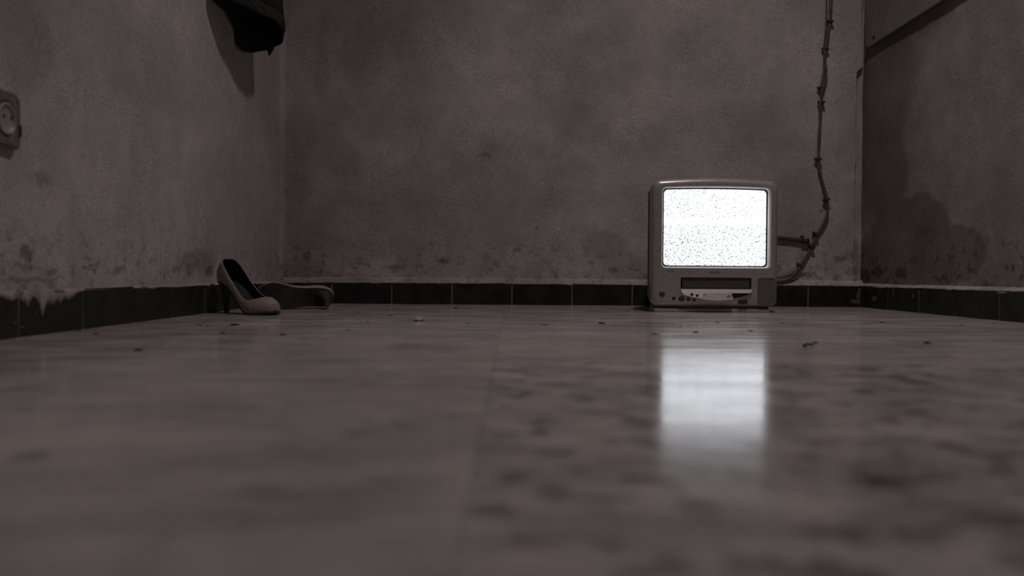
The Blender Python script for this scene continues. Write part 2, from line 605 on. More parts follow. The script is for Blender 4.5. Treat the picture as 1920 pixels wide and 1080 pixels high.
b_back = skirting('baseboard_back', lambda s, d, z: Vector((s, BACK - d, z)), LEFT + 0.002, RIGHT + 0.0,
                  [-0.6, -0.4, -0.2, 0.0, 0.2, 0.4, 0.6, 0.8, 0.985], lambda s: bump1(s, 0.235, 0.05, 0.005) + bump1(s, 1.12, 0.03, 0.01), 3, 0.018, M_lip)
b_left = skirting('baseboard_left', lambda s, d, z: Vector((LEFT + d, 2.85 - s, z)), 0.0, 2.85 - REAR,
                  [2.85 - (1.32 + 0.2 * k) for k in range(7, -15, -1)],
                  lambda s: bump1(2.85 - s, 1.345, 0.018, 0.016) + bump1(2.85 - s, 1.385, 0.012, 0.026) + bump1(2.85 - s, 1.42, 0.03, 0.020) + bump1(2.85 - s, 1.47, 0.025, 0.012) + bump1(2.85 - s, 1.80, 0.02, 0.004) + bump1(2.85 - s, 1.30, 0.03, 0.012), 11, 0.004, M_lip)
b_right = skirting('baseboard_right', lambda s, d, z: Vector((RIGHT - d, s, z)), REAR, BACK - TD,
                   [2.028 + 0.2005 * k for k in range(-17, 5)], lambda s: bump1(s, 2.68, 0.04, 0.006) + bump1(s, 2.1, 0.02, 0.004), 23, 0.009, M_lip)

# lumps of mortar smeared in the right corner and on the left tiles
M_smear = plain('dried_mortar', (0.075, 0.07, 0.068), 0.95, 0.35, 90, 0.4)
M_smear2 = plain('dried_mortar_pale', (0.24, 0.224, 0.216), 0.95, 0.25, 90, 0.4)


def smear(c, u, v, n_out, ru, rv, th, seed, mat, parent):
    bm = bmesh.new()
    c, u, v, n_out = Vector(c), Vector(u), Vector(v), Vector(n_out)
    N = 26
    rings = []
    for f, h in ((1.0, 0.0), (0.9, 0.7), (0.5, 1.0)):
        rr = []
        for i in range(N):
            a = 2 * math.pi * i / N
            k = 1 + 0.9 * fbm(math.cos(a) + seed, math.sin(a), 0, 1.8, 3)
            rr.append(c + u * (ru * f * k * math.cos(a)) + v * (rv * f * k * math.sin(a)) + n_out * (th * h))
        rings.append(rr)
    add_loft(bm, rings)
    return link('mortar_smear', fix_normals(bm), mat, parent, smooth=True)


X, Y, Z = Vector((1, 0, 0)), Vector((0, 1, 0)), Vector((0, 0, 1))
for i, (px, py, ru, rv, m) in enumerate([(27, 606, .005, .003, M_smear), (40, 614, .010, .002, M_smear), (33, 619, .005, .003, M_smear), (66, 588, .003, .003, M_smear), (270, 537, .014, .003, M_smear2),
                                         (288, 540, .008, .002, M_smear2), (36, 549, .012, .007, M_smear2), (70, 552, .010, .011, M_smear2),
                                         (112, 545, .018, .003, M_smear2)]):
    smear(on_x(px, py, LEFT + TD + 0.0004), Y, Z, X, ru, rv, 0.0016, i * 3.1, m, b_left)
for i, (px, py, ru, rv, m) in enumerate([(1612, 556, .010, .030, M_smear), (1604, 566, .018, .008, M_smear)]):
    smear(on_y(px, py, BACK - TD - 0.0006), X, Z, -Y, ru, rv, 0.003, 40 + i, m, b_back)
for i, (px, py, ru, rv, m) in enumerate([(1676, 552, .003, .012, M_smear), (1712, 556, .006, .010, M_smear), (1878, 549, .022, .002, M_smear2), (1640, 560, .02, .010, M_smear)]):
    smear(on_x(px, py, RIGHT - TD - 0.0004), Y, Z, -X, ru, rv, 0.0016, 60 + i, m, b_right)

# ------------------------------------------------------------------ television with video recorder
M_silver = plain('silver_plastic', (0.37, 0.345, 0.33), 0.30, 0.06, 60, 0.05, 0.3)
M_lite = plain('bright_silver_plastic', (0.62, 0.58, 0.56), 0.35, 0.06, 80, 0.0, 0.1)
M_pod = plain('satin_silver_plastic', (0.40, 0.365, 0.35), 0.4, 0.06, 80, 0.0, 0.1)
M_case = plain('grey_back_plastic', (0.10, 0.095, 0.09), 0.6, 0.1, 60, 0.1)
M_rim = plain('pale_screen_surround', (0.74, 0.73, 0.725), 0.45, 0.05, 60)
M_black = plain('black_rubber', (0.006, 0.006, 0.007), 0.6, 0.2, 60)
M_flap = plain('charcoal_plastic', (0.060, 0.060, 0.060), 0.45, 0.1, 60)
M_win = plain('dark_green_window', (0.020, 0.026, 0.022), 0.2, 0.1, 60)
M_key = plain('dark_grey_button', (0.035, 0.033, 0.032), 0.4, 0.1, 60)
M_ink = plain('dark_print', (0.035, 0.032, 0.032), 0.6, 0.05, 60)
M_ink2 = plain('grey_print', (0.12, 0.12, 0.12), 0.6, 0.05, 60)
M_foot = plain('dark_base_plastic', (0.06, 0.055, 0.053), 0.5, 0.1, 60)


def grille_mat():
    t = NT('perforated_speaker_plastic')
    p = t.obj()
    q = t.vmath('FRACTION', t.vmath('MULTIPLY', p, (420.0, 0.0, 420.0)))
    d = t.vmath('DISTANCE', t.vmath('MULTIPLY', q, (1, 0, 1)), (0.5, 0.0, 0.5))
    col = t.mix(t.remap(d, 0.25, 0.36), (0.02, 0.02, 0.018, 1), (0.15, 0.138, 0.12, 1))
    return t.out(col, 0.6)


M_grille = grille_mat()


def screen_mat():
    t = NT('screen_static')
    p = t.obj()
    sx = t.n('ShaderNodeSeparateXYZ')
    t.set(sx.inputs[0], p)
    def cells(cx, cz, off):
        c = t.n('ShaderNodeCombineXYZ')
        t.set(c.inputs[0], t.math('FLOOR', t.math('MULTIPLY', sx.outputs['X'], 1 / cx)))
        t.set(c.inputs[1], t.math('FLOOR', t.math('MULTIPLY', sx.outputs['Z'], 1 / cz)))
        c.inputs[2].default_value = off
        w = t.n('ShaderNodeTexWhiteNoise', noise_dimensions='3D')
        t.set(w.inputs['Vector'], c.outputs[0])
        return w.outputs['Value']
    a = cells(0.0046, 0.0020, 1.0)
    b = cells(0.0026, 0.0026, 7.0)
    # specks are denser low on the screen and at its left, and nearly gone in the rolling bright bar
    z = sx.outputs['Z']
    dens = t.math('ADD', t.remap(z, 0.26, 0.20, 0.035, 0.12), t.remap(sx.outputs['X'], 0.10, -0.13, 0.0, 0.05))
    bar = t.math('MULTIPLY', t.remap(z, 0.262, 0.256, 0.0, 1.0), t.remap(z, 0.243, 0.249, 0.0, 1.0))
    dens = t.math('MULTIPLY', dens, t.math('SUBTRACT', 1.0, t.math('MULTIPLY', bar, 0.92)))
    s = t.math('MAXIMUM', t.math('LESS_THAN', a, dens), t.math('LESS_THAN', b, t.math('MULTIPLY', dens, 0.9)))
    val = t.math('ADD', t.math('MULTIPLY', t.math('SUBTRACT', 1.0, s), 0.82), 0.30)
    val = t.math('ADD', val, t.math('MULTIPLY', bar, 0.25))
    val = t.math('MULTIPLY', val, SCREEN)
    t.set(t.b.inputs['Emission Color'], (0.90, 0.94, 1.0, 1))
    t.set(t.b.inputs['Emission Strength'], val)
    return t.out((0.02, 0.02, 0.02), 0.25)


SCREEN = 1.55
M_screen = screen_mat()

tv = empty('television', (0.564, 2.367, 0.0), (0, 0, math.radians(1.5)))
tag(tv, 'silver tube television with video slot, white static on its lit screen', 'television')


def lx(px):
    return (px - 1338.0) / 676.0


def lz(py):
    return (586.3 - py) / 676.0


def rring(xc, zc, w, h, r, y, bow=0.0, n=7):
    """rounded rectangle in the x-z plane, the top edge bowed up by bow"""
    pts = []
    for cx, cz, a0 in ((1, 1, 0), (-1, 1, 90), (-1, -1, 180), (1, -1, 270)):
        for i in range(n):
            a = math.radians(a0 + 90 * i / (n - 1))
            pts.append(Vector((cx * (w / 2 - r) + r * math.cos(a), 0, cz * (h / 2 - r) + r * math.sin(a))))
    # extra points along the straight top and bottom so that it can bow
    out = []
    for i, p in enumerate(pts):
        q = pts[(i + 1) % len(pts)]
        out.append(p)
        if abs(p.z - q.z) < 1e-5 and abs(p.x - q.x) > w * 0.3:
            for k in range(1, 8):
                out.append(p.lerp(q, k / 8))
        elif abs(p.x - q.x) < 1e-5 and abs(p.z - q.z) > h * 0.3:
            for k in range(1, 5):
                out.append(p.lerp(q, k / 5))
    res = []
    for p in out:
        zz = p.z
        if zz > 0:
            zz += bow * (1 - (2 * p.x / w) ** 2) * (2 * zz / h)
        res.append(Vector((xc + p.x, y, zc + zz)))
    return res


W0, zb, zt0 = 0.353, lz(575), 0.3655
H0, ZC = zt0 - zb, (zt0 + zb) / 2
SX, SZ, SW, SH = lx(1339.5), lz(427.5), 0.291, 0.214
bm = bmesh.new()
add_loft(bm, [
    rring(0, ZC, W0 - .012, H0 - .010, .016, .062, .008),
    rring(0, ZC, W0 - .004, H0 - .004, .018, .050, .008),
    rring(0, ZC, W0, H0, .019, .020, .009),
    *[rring(0, ZC - .001 * k / 6, W0 - 2 * .015 * (1 - math.cos(math.radians(15 * k))), H0 - 2 * .017 * (1 - math.cos(math.radians(15 * k))), .019, .018 * (1 - math.sin(math.radians(15 * k))), .009) for k in range(1, 7)],
    rring(SX, SZ, SW + .0165, SH + .0145, .012, .0, .004),
    rring(SX, SZ, SW + .0160, SH + .0140, .012, .003, .004),
    rring(SX, SZ, SW + .012, SH + .010, .012, .03, .004)])
fix_normals(bm)
bezel = link('bezel', bm, M_silver, tv, smooth=True)
# slot for the tape and shallow speaker well cut into the bezel
cut = bmesh.new()
add_box(cut, (lx(1272.5), -0.02, lz(542.2)), (lx(1406.5), 0.020, lz(521)))
cuto = link('cutter', cut)
cut2 = bmesh.new()
add_loft(cut2, [rring(lx(1435.5), lz(547), 0.052, 0.076, 0.008, -0.02), rring(lx(1435.5), lz(547), 0.052, 0.076, 0.008, 0.0022)])
fix_normals(cut2)
cuto2 = link('cutter', cut2)
bezel.parent = None
for c in (cuto, cuto2):
    md = bezel.modifiers.new('cut', 'BOOLEAN')
    md.object = c
    md.operation = 'DIFFERENCE'
    md.solver = 'EXACT'
bpy.context.view_layer.update()
dg = bpy.context.evaluated_depsgraph_get()
me = bpy.data.meshes.new_from_object(bezel.evaluated_get(dg))
bezel.modifiers.clear()
bezel.data = me
bezel.parent = tv
for c in (cuto, cuto2):
    bpy.data.objects.remove(c, do_unlink=True)
try:
    me.set_sharp_from_angle(angle=math.radians(28))
except Exception:
    pass

# pale sloping surround of the picture tube, black gasket, bulging screen
bm = bmesh.new()
add_loft(bm, [rring(SX, SZ, SW + .0158, SH + .0138, .012, .0016, .004), rring(SX, SZ, SW + .0145, SH + .0125, .012, .0003, .004),
              rring(SX, SZ, SW + .003, SH + .003, .010, .0175, .003), rring(SX, SZ, SW + .003, SH + .003, .010, .027, .003)], False, False)
fix_normals(bm)
link('screen_surround', bm, M_rim, tv, smooth=True)
bm = bmesh.new()
add_loft(bm, [rring(SX, SZ, SW + .005, SH + .005, .010, .0185, .003), rring(SX, SZ, SW + .001, SH + .001, .010, .0170, .003),
              rring(SX, SZ, SW - .004, SH - .004, .010, .0195, .003), rring(SX, SZ, SW - .004, SH - .004, .010, .027, .003)], False, False)
fix_normals(bm)
link('gasket', bm, M_black, tv, smooth=True)
bm = bmesh.new()
rings = []
base = rring(0, 0, SW - .0035, SH - .0035, .009, 0, .003)
for f in (1.0, .9, .75, .6, .45, .3, .15):
    rings.append([Vector((SX + p.x * f, 0.0195 - 0.0125 * (1 - f * f), SZ + p.z * f)) for p in base])
add_loft(bm, rings, False, True)
fix_normals(bm)
scr = link('screen', bm, M_screen, tv, smooth=True)

# housing of the tube, tapering to the back
bm = bmesh.new()
add_loft(bm, [rring(0, ZC, W0 - .018, H0 - .016, .016, .055, .007), rring(0, ZC, W0 - .022, H0 - .02, .018, .13, .006),
              rring(0, ZC - .004, W0 - .05, H0 - .05, .03, .18, .004), rring(0, ZC - .02, .235, .245, .035, .29, .0),
              rring(0, ZC - .03, .20, .20, .035, .365, .0), rring(0, ZC - .03, .17, .17, .03, .372, .0)])
fix_normals(bm)
link('back_housing', bm, M_case, tv, smooth=True)

# plinth
bm = bmesh.new()
add_box(bm, (lx(1226), 0.012, 0.0095), (lx(1442), 0.09, 0.020), 0.002)
link('plinth_groove', bm, M_foot, tv)
bm = bmesh.new()
add_box(bm, (lx(1224.5), 0.006, 0.0), (lx(1443.5), 0.09, 0.0105), 0.003)
link('plinth', bm, M_silver, tv)

# video recorder: flap in its slot, trim below
bm = bmesh.new()
add_box(bm, (lx(1276), 0.0035, lz(541)), (lx(1403), 0.014, lz(523.5)), 0.001)
flap = link('tape_flap', bm, M_flap, tv)


def lettering(parent, cx, cz, w, h, y, n, mat, seed):
    """a line of print too small to be read in the photograph"""
    r = random.Random(seed)
    bm = bmesh.new()
    x = cx - w / 2
    step = w / n
    for i in range(n):
        if r.random() < 0.13:
            x += step
            continue
        ww = step * r.uniform(0.45, 0.8)
        add_box(bm, (x, y, cz - h / 2), (x + ww * 0.4, y + 0.0006, cz + h / 2))
        add_box(bm, (x, y, cz - h / 2 + r.choice((0, h * 0.4, h * 0.7))), (x + ww, y + 0.0006, cz - h / 2 + h * 0.3 + r.choice((0, h * 0.4, h * 0.7))))
        x += step
    return link('lettering', bm, mat, parent)


lettering(flap, lx(1339), lz(531), 0.076, 0.0022, 0.0030, 26, M_ink2, 1)
lettering(flap, lx(1334), lz(535), 0.022, 0.0022, 0.0030, 8, M_ink2, 2)
lettering(tv, lx(1338.5), lz(511.5), 0.032, 0.0036, -0.0004, 8, M_ink, 3)
lettering(tv, lx(1253.5), lz(510), 0.018, 0.0028, -0.0004, 6, M_ink, 4)
lettering(tv, lx(1427), lz(513), 0.009, 0.0020, -0.0004, 4, M_ink, 5)
lettering(tv, lx(1250), lz(546), 0.011, 0.0022, -0.0004, 4, M_ink, 6)
lettering(tv, lx(1239), lz(564), 0.012, 0.0014, -0.0004, 5, M_ink, 7)


SLOPE = 0.48


def ytrim(py):
    return -0.0010 - SLOPE * (py - 543) / 676.0


def prism(pts, y0, y1, bevel=0.0008, slope=False):
    bm = bmesh.new()
    a = [Vector((lx(p[0]), y0 + (ytrim(p[1]) if slope else 0), lz(p[1]))) for p in pts]
    b = [Vector((lx(p[0]), y1, lz(p[1]))) for p in pts]
    add_loft(bm, [b, a])
    fix_normals(bm)
    if bevel:
        es = [e for e in bm.edges if all(v.co.y < y1 - 1e-5 for v in e.verts)]
        bmesh.ops.bevel(bm, geom=es, offset=bevel, segments=1, affect='EDGES')
    return bm


link('trim_panel', prism([(1273.5, 543), (1407, 543), (1406.5, 547), (1403, 550), (1368, 550), (1367, 561.5), (1340, 562), (1310, 560.5), (1292, 557), (1280, 554.5), (1275.5, 551), (1273.5, 547)], -0.0008, 0.001, 0.0006, True), M_lite, tv)
link('display_window', prism([(1367.5, 550.5), (1403, 550.5), (1399, 553.5), (1388, 557), (1372, 559.5), (1366, 560)], -0.0022, 0.001, 0.0004), M_win, tv)
pod = link('control_pod', prism([(1315, 549.5), (1365, 549.5), (1367, 553), (1370, 561), (1366, 562.8), (1340, 564.3), (1315, 563), (1309.5, 561.5), (1312.5, 553)], -0.0026, 0.001, 0.0010, True), M_pod, tv)
bm = bmesh.new()
add_disc(bm, (lx(1361.5), ytrim(557) - 0.0018, lz(557)), 0.0052, 0.0020)
link('button', bm, M_key, pod)
bm = bmesh.new()
add_disc(bm, (lx(1361.5), ytrim(557) - 0.0034, lz(557)), 0.0034, 0.0010)
link('button_cap', bm, M_pod, pod)
bm = bmesh.new()
add_disc(bm, (lx(1316), ytrim(554.5) - 0.0018, lz(554.5)), 0.0036, 0.0016)
link('button', bm, M_pod, pod)
for px, py, r, m, d, y in ((1292.5, 553, 3.0, M_key, .0028, ytrim(553)), (1302.3, 555, 3.0, M_key, .0028, ytrim(555)), (1237.8, 552.5, 5.4, M_key, .003, .001),
                           (1260, 560.3, 3.4, M_black, .002, .001), (1274.3, 561, 5.4, M_key, .004, .001), (1287.5, 562, 3.2, M_key, .003, .001), (1298, 563.5, 3.0, M_key, .003, .001)):
    bm = bmesh.new()
    add_disc(bm, (lx(px), y, lz(py)), r / 676, d, bevel=0.3)
    b = link('button', bm, m, tv, smooth=False)
    if r > 5:
        bm = bmesh.new()
        add_disc(bm, (lx(px), y - d + 0.0004, lz(py)), r * 0.55 / 676, 0.0012)
        link('button_cap', bm, M_foot, b)
# oval socket cover
bm = bmesh.new()
add_loft(bm, [rring(lx(1390), lz(566.5), .028, .0135, .006, .001), rring(lx(1390), lz(566.5), .028, .0135, .006, -.0008), rring(lx(1390), lz(566.5), .025, .0105, .005, -.0014)])
link('jack_cover', fix_normals(bm), M_key, tv)
bm = bmesh.new()
add_loft(bm, [rring(lx(1435.5), lz(547), 0.0505, 0.0745, 0.0075, 0.004), rring(lx(1435.5), lz(547), 0.0505, 0.0745, 0.0075, 0.0012)])
link('speaker_grille', fix_normals(bm), M_grille, tv)

# ------------------------------------------------------------------ high heeled shoes
M_leather = plain('dusty_beige_leather', (0.27, 0.205, 0.19), 0.55, 0.12, 40, 0.1, 0.0, 0.35)
M_lining = plain('black_lining', (0.012, 0.011, 0.011), 0.8, 0.2, 60)
M_sole = plain('black_sole', (0.022, 0.021, 0.021), 0.5, 0.25, 50)
M_lift = plain('worn_heel_lift', (0.09, 0.06, 0.05), 0.7, 0.2, 80)

ST = [  # x, half width, sole z, upper height, topline gap share
    (-0.004, 0.000, 0.079, 0.058, 0.0), (0.002, 0.016, 0.079, 0.058, 0.62), (0.016, 0.0245, 0.0785, 0.055, 0.78), (0.036, 0.0265, 0.074, 0.047, 0.86),
    (0.062, 0.0265, 0.060, 0.040, 0.90), (0.090, 0.0275, 0.037, 0.036, 0.90), (0.116, 0.0315, 0.016, 0.035, 0.87), (0.138, 0.0365, 0.0055, 0.036, 0.80),
    (0.156, 0.0385, 0.0035, 0.038, 0.68), (0.168, 0.0375, 0.0035, 0.039, 0.45), (0.177, 0.0350, 0.004, 0.039, 0.0), (0.188, 0.0300, 0.005, 0.035, 0.0),
    (0.198, 0.0220, 0.0065, 0.029, 0.0), (0.206, 0.0120, 0.008, 0.023, 0.0), (0.210, 0.000, 0.010, 0.018, 0.0)]


def st_interp(n):
    out = []
    P = [Vector((s[0], s[1], s[2])) for s in ST]
    Q = [Vector((s[3], s[4], 0)) for s in ST]
    A, B = catmull(P, n), catmull(Q, n)
    return [(a.x, max(0, a.y), a.z, b.x, min(1, max(0, b.y))) for a, b in zip(A, B)]


def make_shoe(label, group):
    root = empty('high_heel_shoe')
    tag(root, label, 'shoe', group)
    S = st_interp(3)
    # upper: left and right wall strips meeting at the back seam, over the toe and at the tip
    bm = bmesh.new()
    M = 8
    def strip(sg):
        rows = []
        for x, hw, zs, zt, gf in S:
            if sg < 0:
                zt *= 1 - 0.30 * max(0, math.sin(math.pi * min(1, max(0, x / 0.172)))) ** 0.8
            r = []
            for j in range(M + 1):
                a = math.pi / 2 * j / M
                g = hw * gf
                yy = g + (hw - g) * math.cos(a) + 0.0025 * math.sin(2 * a) * (1 if hw > .01 else 0)
                zz = zs + zt * math.sin(a) if gf < 0.3 else zs + zt * (j / M)
                lean = 0.26 * (zz - zs) * max(0, 1 - (x + .004) / 0.07) - 0.010 * math.sin(math.pi * j / M) * max(0, 1 - (x + .004) / 0.03)
                r.append(bm.verts.new((x + lean, sg * yy, zz)))
            rows.append(r)
        for a, b in zip(rows, rows[1:]):
            for j in range(M):
                q = (a[j], b[j], b[j + 1], a[j + 1])
                bm.faces.new(q if sg < 0 else tuple(reversed(q)))
    strip(1)
    strip(-1)
    bmesh.ops.remove_doubles(bm, verts=bm.verts[:], dist=0.0006)
    fix_normals(bm)
    up = link('upper', bm, [M_leather, M_lining], root, smooth=True)
    so = up.modifiers.new('thickness', 'SOLIDIFY')
    so.thickness = 0.0018
    so.offset = -1
    so.material_offset = 1
    # outsole
    def sole_mesh(t0, t1, k, name, mat):
        bm = bmesh.new()
        rings = []
        for x, hw, zs, zt, gf in S:
            h = max(hw * k, 0.0006)
            rings.append([(x, h, zs + t1), (x, h * 0.5, zs + t1), (x, -h * 0.5, zs + t1), (x, -h, zs + t1), (x, -h, zs + t0), (x, -h * 0.5, zs + t0), (x, h * 0.5, zs + t0), (x, h, zs + t0)])
        add_loft(bm, rings)
        return link(name, fix_normals(bm), mat, root, smooth=False)
    sole_mesh(-0.0035, 0.0008, 1.03, 'sole', M_sole)
    sole_mesh(0.0012, 0.0032, 0.93, 'insole', M_lining)
    # heel
    bm = bmesh.new()
    rings = []
    for t in [i / 10 for i in range(11)]:
        z = 0.077 * (1 - t) + 0.006 * t
        e = (1 - t) ** 1.7
        xa = 0.001 + 0.008 * min(1, t * 2.2) + 0.003 * t
        xb = 0.022 + 0.030 * e
        w = 0.0062 + 0.0185 * e
        ring = []
        for i in range(16):
            a = 2 * math.pi * i / 16
            cx, cy = math.cos(a), math.sin(a)
            q = 0.8
            ring.append(Vector(((xa + xb) / 2 + (xb - xa) / 2 * math.copysign(abs(cx) ** q, cx), w * math.copysign(abs(cy) ** q, cy), z + (0.0 if t > .2 else -(((xa + xb) / 2 + (xb - xa) / 2 * cx) - 0.02) * 0.25 * (1 - t / .2) * (1 if cx > 0 else 0)))))
        rings.append(ring)
    add_loft(bm, rings)
    heel = link('heel', fix_normals(bm), M_sole, root, smooth=True)
    bm = bmesh.new()
    rings = []
    for z in (0.0062, 0.0):
        rings.append([Vector((0.017 + 0.0058 * math.cos(2 * math.pi * i / 16), 0.0066 * math.sin(2 * math.pi * i / 16), z)) for i in range(16)])
    add_loft(bm, rings)
    link('heel_lift', fix_normals(bm), M_lift, heel)
    return root


shoe_a = make_shoe('beige high heeled shoe standing upright, black inside, by the left wall', 'pair of high heeled shoes')
ya = math.radians(-36)
hx = 0.017
shoe_a.location = (-0.722 - hx * math.cos(ya), 2.16 - hx * math.sin(ya), 0.0006)
shoe_a.rotation_euler = (0, 0, ya)
shoe_b = make_shoe('high heeled shoe tipped on its side, dark sole outward, behind the upright one', 'pair of high heeled shoes')
Rb = Matrix(((-1, 0, 0), (0, 0, 1), (0, 1, 0)))   # columns: local x -> -X, local y -> +Z, local z -> +Y
R3 = Matrix.Rotation(math.radians(14), 3, 'Z') @ Matrix.Rotation(math.radians(14), 3, 'X') @ Matrix.Rotation(0.17, 3, 'Y') @ Rb
shoe_b.matrix_world = Matrix.Translation((-0.500, 2.385, 0.009)) @ R3.to_4x4()

# ------------------------------------------------------------------ hanging garment on the left wall
def cloth_mat(name, c, rib):
    t = NT(name)
    p = t.geo()
    n = t.noise(p, 60.0, 5.0, 0.65)
    w = t.noise(t.vmath('MULTIPLY', p, (1, 1, 1.0)), 240.0, 3.0, 0.7)
    k = t.remap(w, 0.45, 0.62)
    col = t.mix(k, tuple(q * (0.55 if rib else 0.85) for q in c) + (1,), tuple(q * (2.2 if rib else 1.2) for q in c) + (1,))
    t.bump(t.math('ADD', n, t.math('MULTIPLY', w, 0.6)), 0.6 if rib else 0.3, 0.002)
    return t.out(col, 0.9, Specular_IOR_Level=0.2)


M_cloth = cloth_mat('dark_green_cloth', (0.022, 0.024, 0.023), False)
M_band = cloth_mat('stitched_hem_cloth', (0.022, 0.024, 0.023), True)
M_inner = plain('black_cloth_lining', (0.010, 0.010, 0.010), 0.95, 0.2, 40)
garment = empty('garment', (-0.745, 2.36, 0.78))
tag(garment, 'dark garment hanging from above on the left wall, open hem towards the room', 'garment')
HEM = [(-0.750, 2.150, .794), (-0.705, 2.190, .792), (-0.668, 2.275, .789), (-0.645, 2.345, .787), (-0.647, 2.415, .784), (-0.668, 2.475, .772),
       (-0.703, 2.505, .762), (-0.736, 2.490, .748), (-0.757, 2.45, .735), (-0.764, 2.405, .730), (-0.767, 2.375, .736), (-0.768, 2.360, .772), (-0.767, 2.29, .796), (-0.766, 2.20, .798)]


def closed_catmull(pts, sub):
    P = [Vector(p) for p in pts]
    n = len(P)
    out = []
    for i in range(n):
        p0, p1, p2, p3 = P[i - 1], P[i], P[(i + 1) % n], P[(i + 2) % n]
        for k in range(sub):
            t = k / sub
            out.append(0.5 * ((2 * p1) + (p2 - p0) * t + (2 * p0 - 5 * p1 + 4 * p2 - p3) * t * t + (3 * p1 - p0 - 3 * p2 + p3) * t ** 3))
    return out


hem = closed_catmull(HEM, 6)
gc = Vector((-0.725, 2.345, 0.76))


def gring(dz, off):
    r = []
    for i, p in enumerate(hem):
        a = 2 * math.pi * i / len(hem)
        rad = Vector((p.x - gc.x, p.y - gc.y, 0))
        rn = rad.normalized() if rad.length > 1e-6 else Vector((1, 0, 0))
        fold = 0.006 * math.sin(a * 5 + dz * 6) * min(1, dz * 8) + 0.003 * math.sin(a * 11 + 1.3 - dz * 9)
        k = 1 - 0.30 * min(1, max(0, dz) / 0.45)
        q = Vector((gc.x + rad.x * k, gc.y + rad.y * k, p.z + dz)) + rn * (fold + off)
        q.x = max(q.x, LEFT + 0.006)
        r.append(q)
    return r


o3 = garment.location.copy()
def gloft(name, rings, mat, thick, parent=garment):
    bm = bmesh.new()
    add_loft(bm, [[p - o3 for p in r] for r in rings], False, False)
    fix_normals(bm)
    ob = link(name, bm, mat, parent, smooth=True)
    s = ob.modifiers.new('thickness', 'SOLIDIFY')
    s.thickness = thick
    s.offset = -1
    s.material_offset = 1
    return ob


gloft('body', [gring(d, 0) for d in (0.028, .05, .08, .12, .18, .25, .33, .42, .5)], [M_cloth, M_inner], 0.003)
gloft('hem_band', [gring(d, o) for d, o in ((-.004, 0), (.002, .0025), (.012, .003), (.022, .0028), (.030, .0015), (.033, 0))], [M_band, M_inner], 0.004)
# strap with a pointed end hanging out of the hem
bm = bmesh.new()
sp = catmull([on_y(500, 30, 2.44), on_y(503, 62, 2.44), on_y(508, 84, 2.435), on_y(506, 96, 2.43), on_y(504.5, 104.5, 2.43)], 5)
rings = []
for i, p in enumerate(sp):
    f = i / (len(sp) - 1)
    w = 0.0105 * (1 - max(0, f - 0.55) / 0.45) ** 0.8 + 0.0006
    u = Vector((0.8, 0.6, 0)).normalized()
    n = Vector((0.6, -0.8, 0))
    rings.append([p - o3 + u * w, p - o3 + n * 0.0022, p - o3 - u * w, p - o3 - n * 0.0022])
add_loft(bm, rings)
link('strap', fix_normals(bm), M_cloth, garment, smooth=True)

# ------------------------------------------------------------------ wall socket
M_sock = plain('grimy_socket_plastic', (0.13, 0.105, 0.10), 0.5, 0.25, 60, 0.2)
M_sock_in = plain('pale_socket_insert', (0.27, 0.245, 0.235), 0.5, 0.12, 80)
M_hole = plain('socket_hole', (0.008, 0.007, 0.007), 0.8, 0.1, 60)
sc_y, sc_z = 1.293, 0.333
socket = empty('power_socket', (LEFT + 0.003, sc_y, sc_z))
tag(socket, 'old grimy two-pin power socket on the left wall', 'socket')


def yring(hw, r, x, n=8, cz=0.0, hh=None):
    hh = hh or hw
    pts = []
    for cy, cz_, a0 in ((1, 1, 0), (-1, 1, 90), (-1, -1, 180), (1, -1, 270)):
        for i in range(n):
            a = math.radians(a0 + 90 * i / (n - 1))
            pts.append(Vector((x, cy * (hw - r) + r * math.cos(a), cz + cz_ * (hh - r) + r * math.sin(a))))
    return pts


def cring(r, x, n=32, cy=0.0, cz=0.0):
    # starts in the same place as yring so that the two can be bridged
    return [Vector((x, cy + r * math.cos(2 * math.pi * (i + 0.0) / n), cz + r * math.sin(2 * math.pi * (i + 0.0) / n))) for i in range(n)]


bm = bmesh.new()
add_loft(bm, [yring(.0405, .013, 0, 8, 0, .0435), yring(.0405, .013, .003, 8, 0, .0435), yring(.037, .012, .0065, 8, 0, .040), cring(.0285, .0075), cring(.0265, .0045)], True, True)
link('plate', fix_normals(bm), M_sock, socket, smooth=False)
bm = bmesh.new()
add_loft(bm, [cring(.0245, .005), cring(.0245, .0085), cring(.0225, .0095), cring(.0200, .0085), cring(.0195, .0060), cring(.0100, .0062)], True, True)
ins = link('insert', fix_normals(bm), M_sock_in, socket, smooth=True)
for s in (-1, 1):
    bm = bmesh.new()
    add_disc(bm, (0.0058, s * 0.0095 + .004, 0.003), 0.0033, 0.0008, 'x', 14)
    link('pin_hole', fix_normals(bm), M_hole, ins)
bm = bmesh.new()
add_disc(bm, (0.0055, 0.028, 0.030), 0.0030, 0.0015, 'x', 14)
link('screw', fix_normals(bm), M_hole, socket)
bm = bmesh.new()
add_box(bm, (0.003, 0.0310, -0.022), (0.0078, 0.0395, -0.004), 0.001)
link('side_notch', fix_normals(bm), M_hole, socket)
bm = bmesh.new()
add_box(bm, (0.004, -0.035, -0.039), (0.0085, 0.033, -0.028), 0.0015)
link('lower_rib', fix_normals(bm), M_sock, socket)

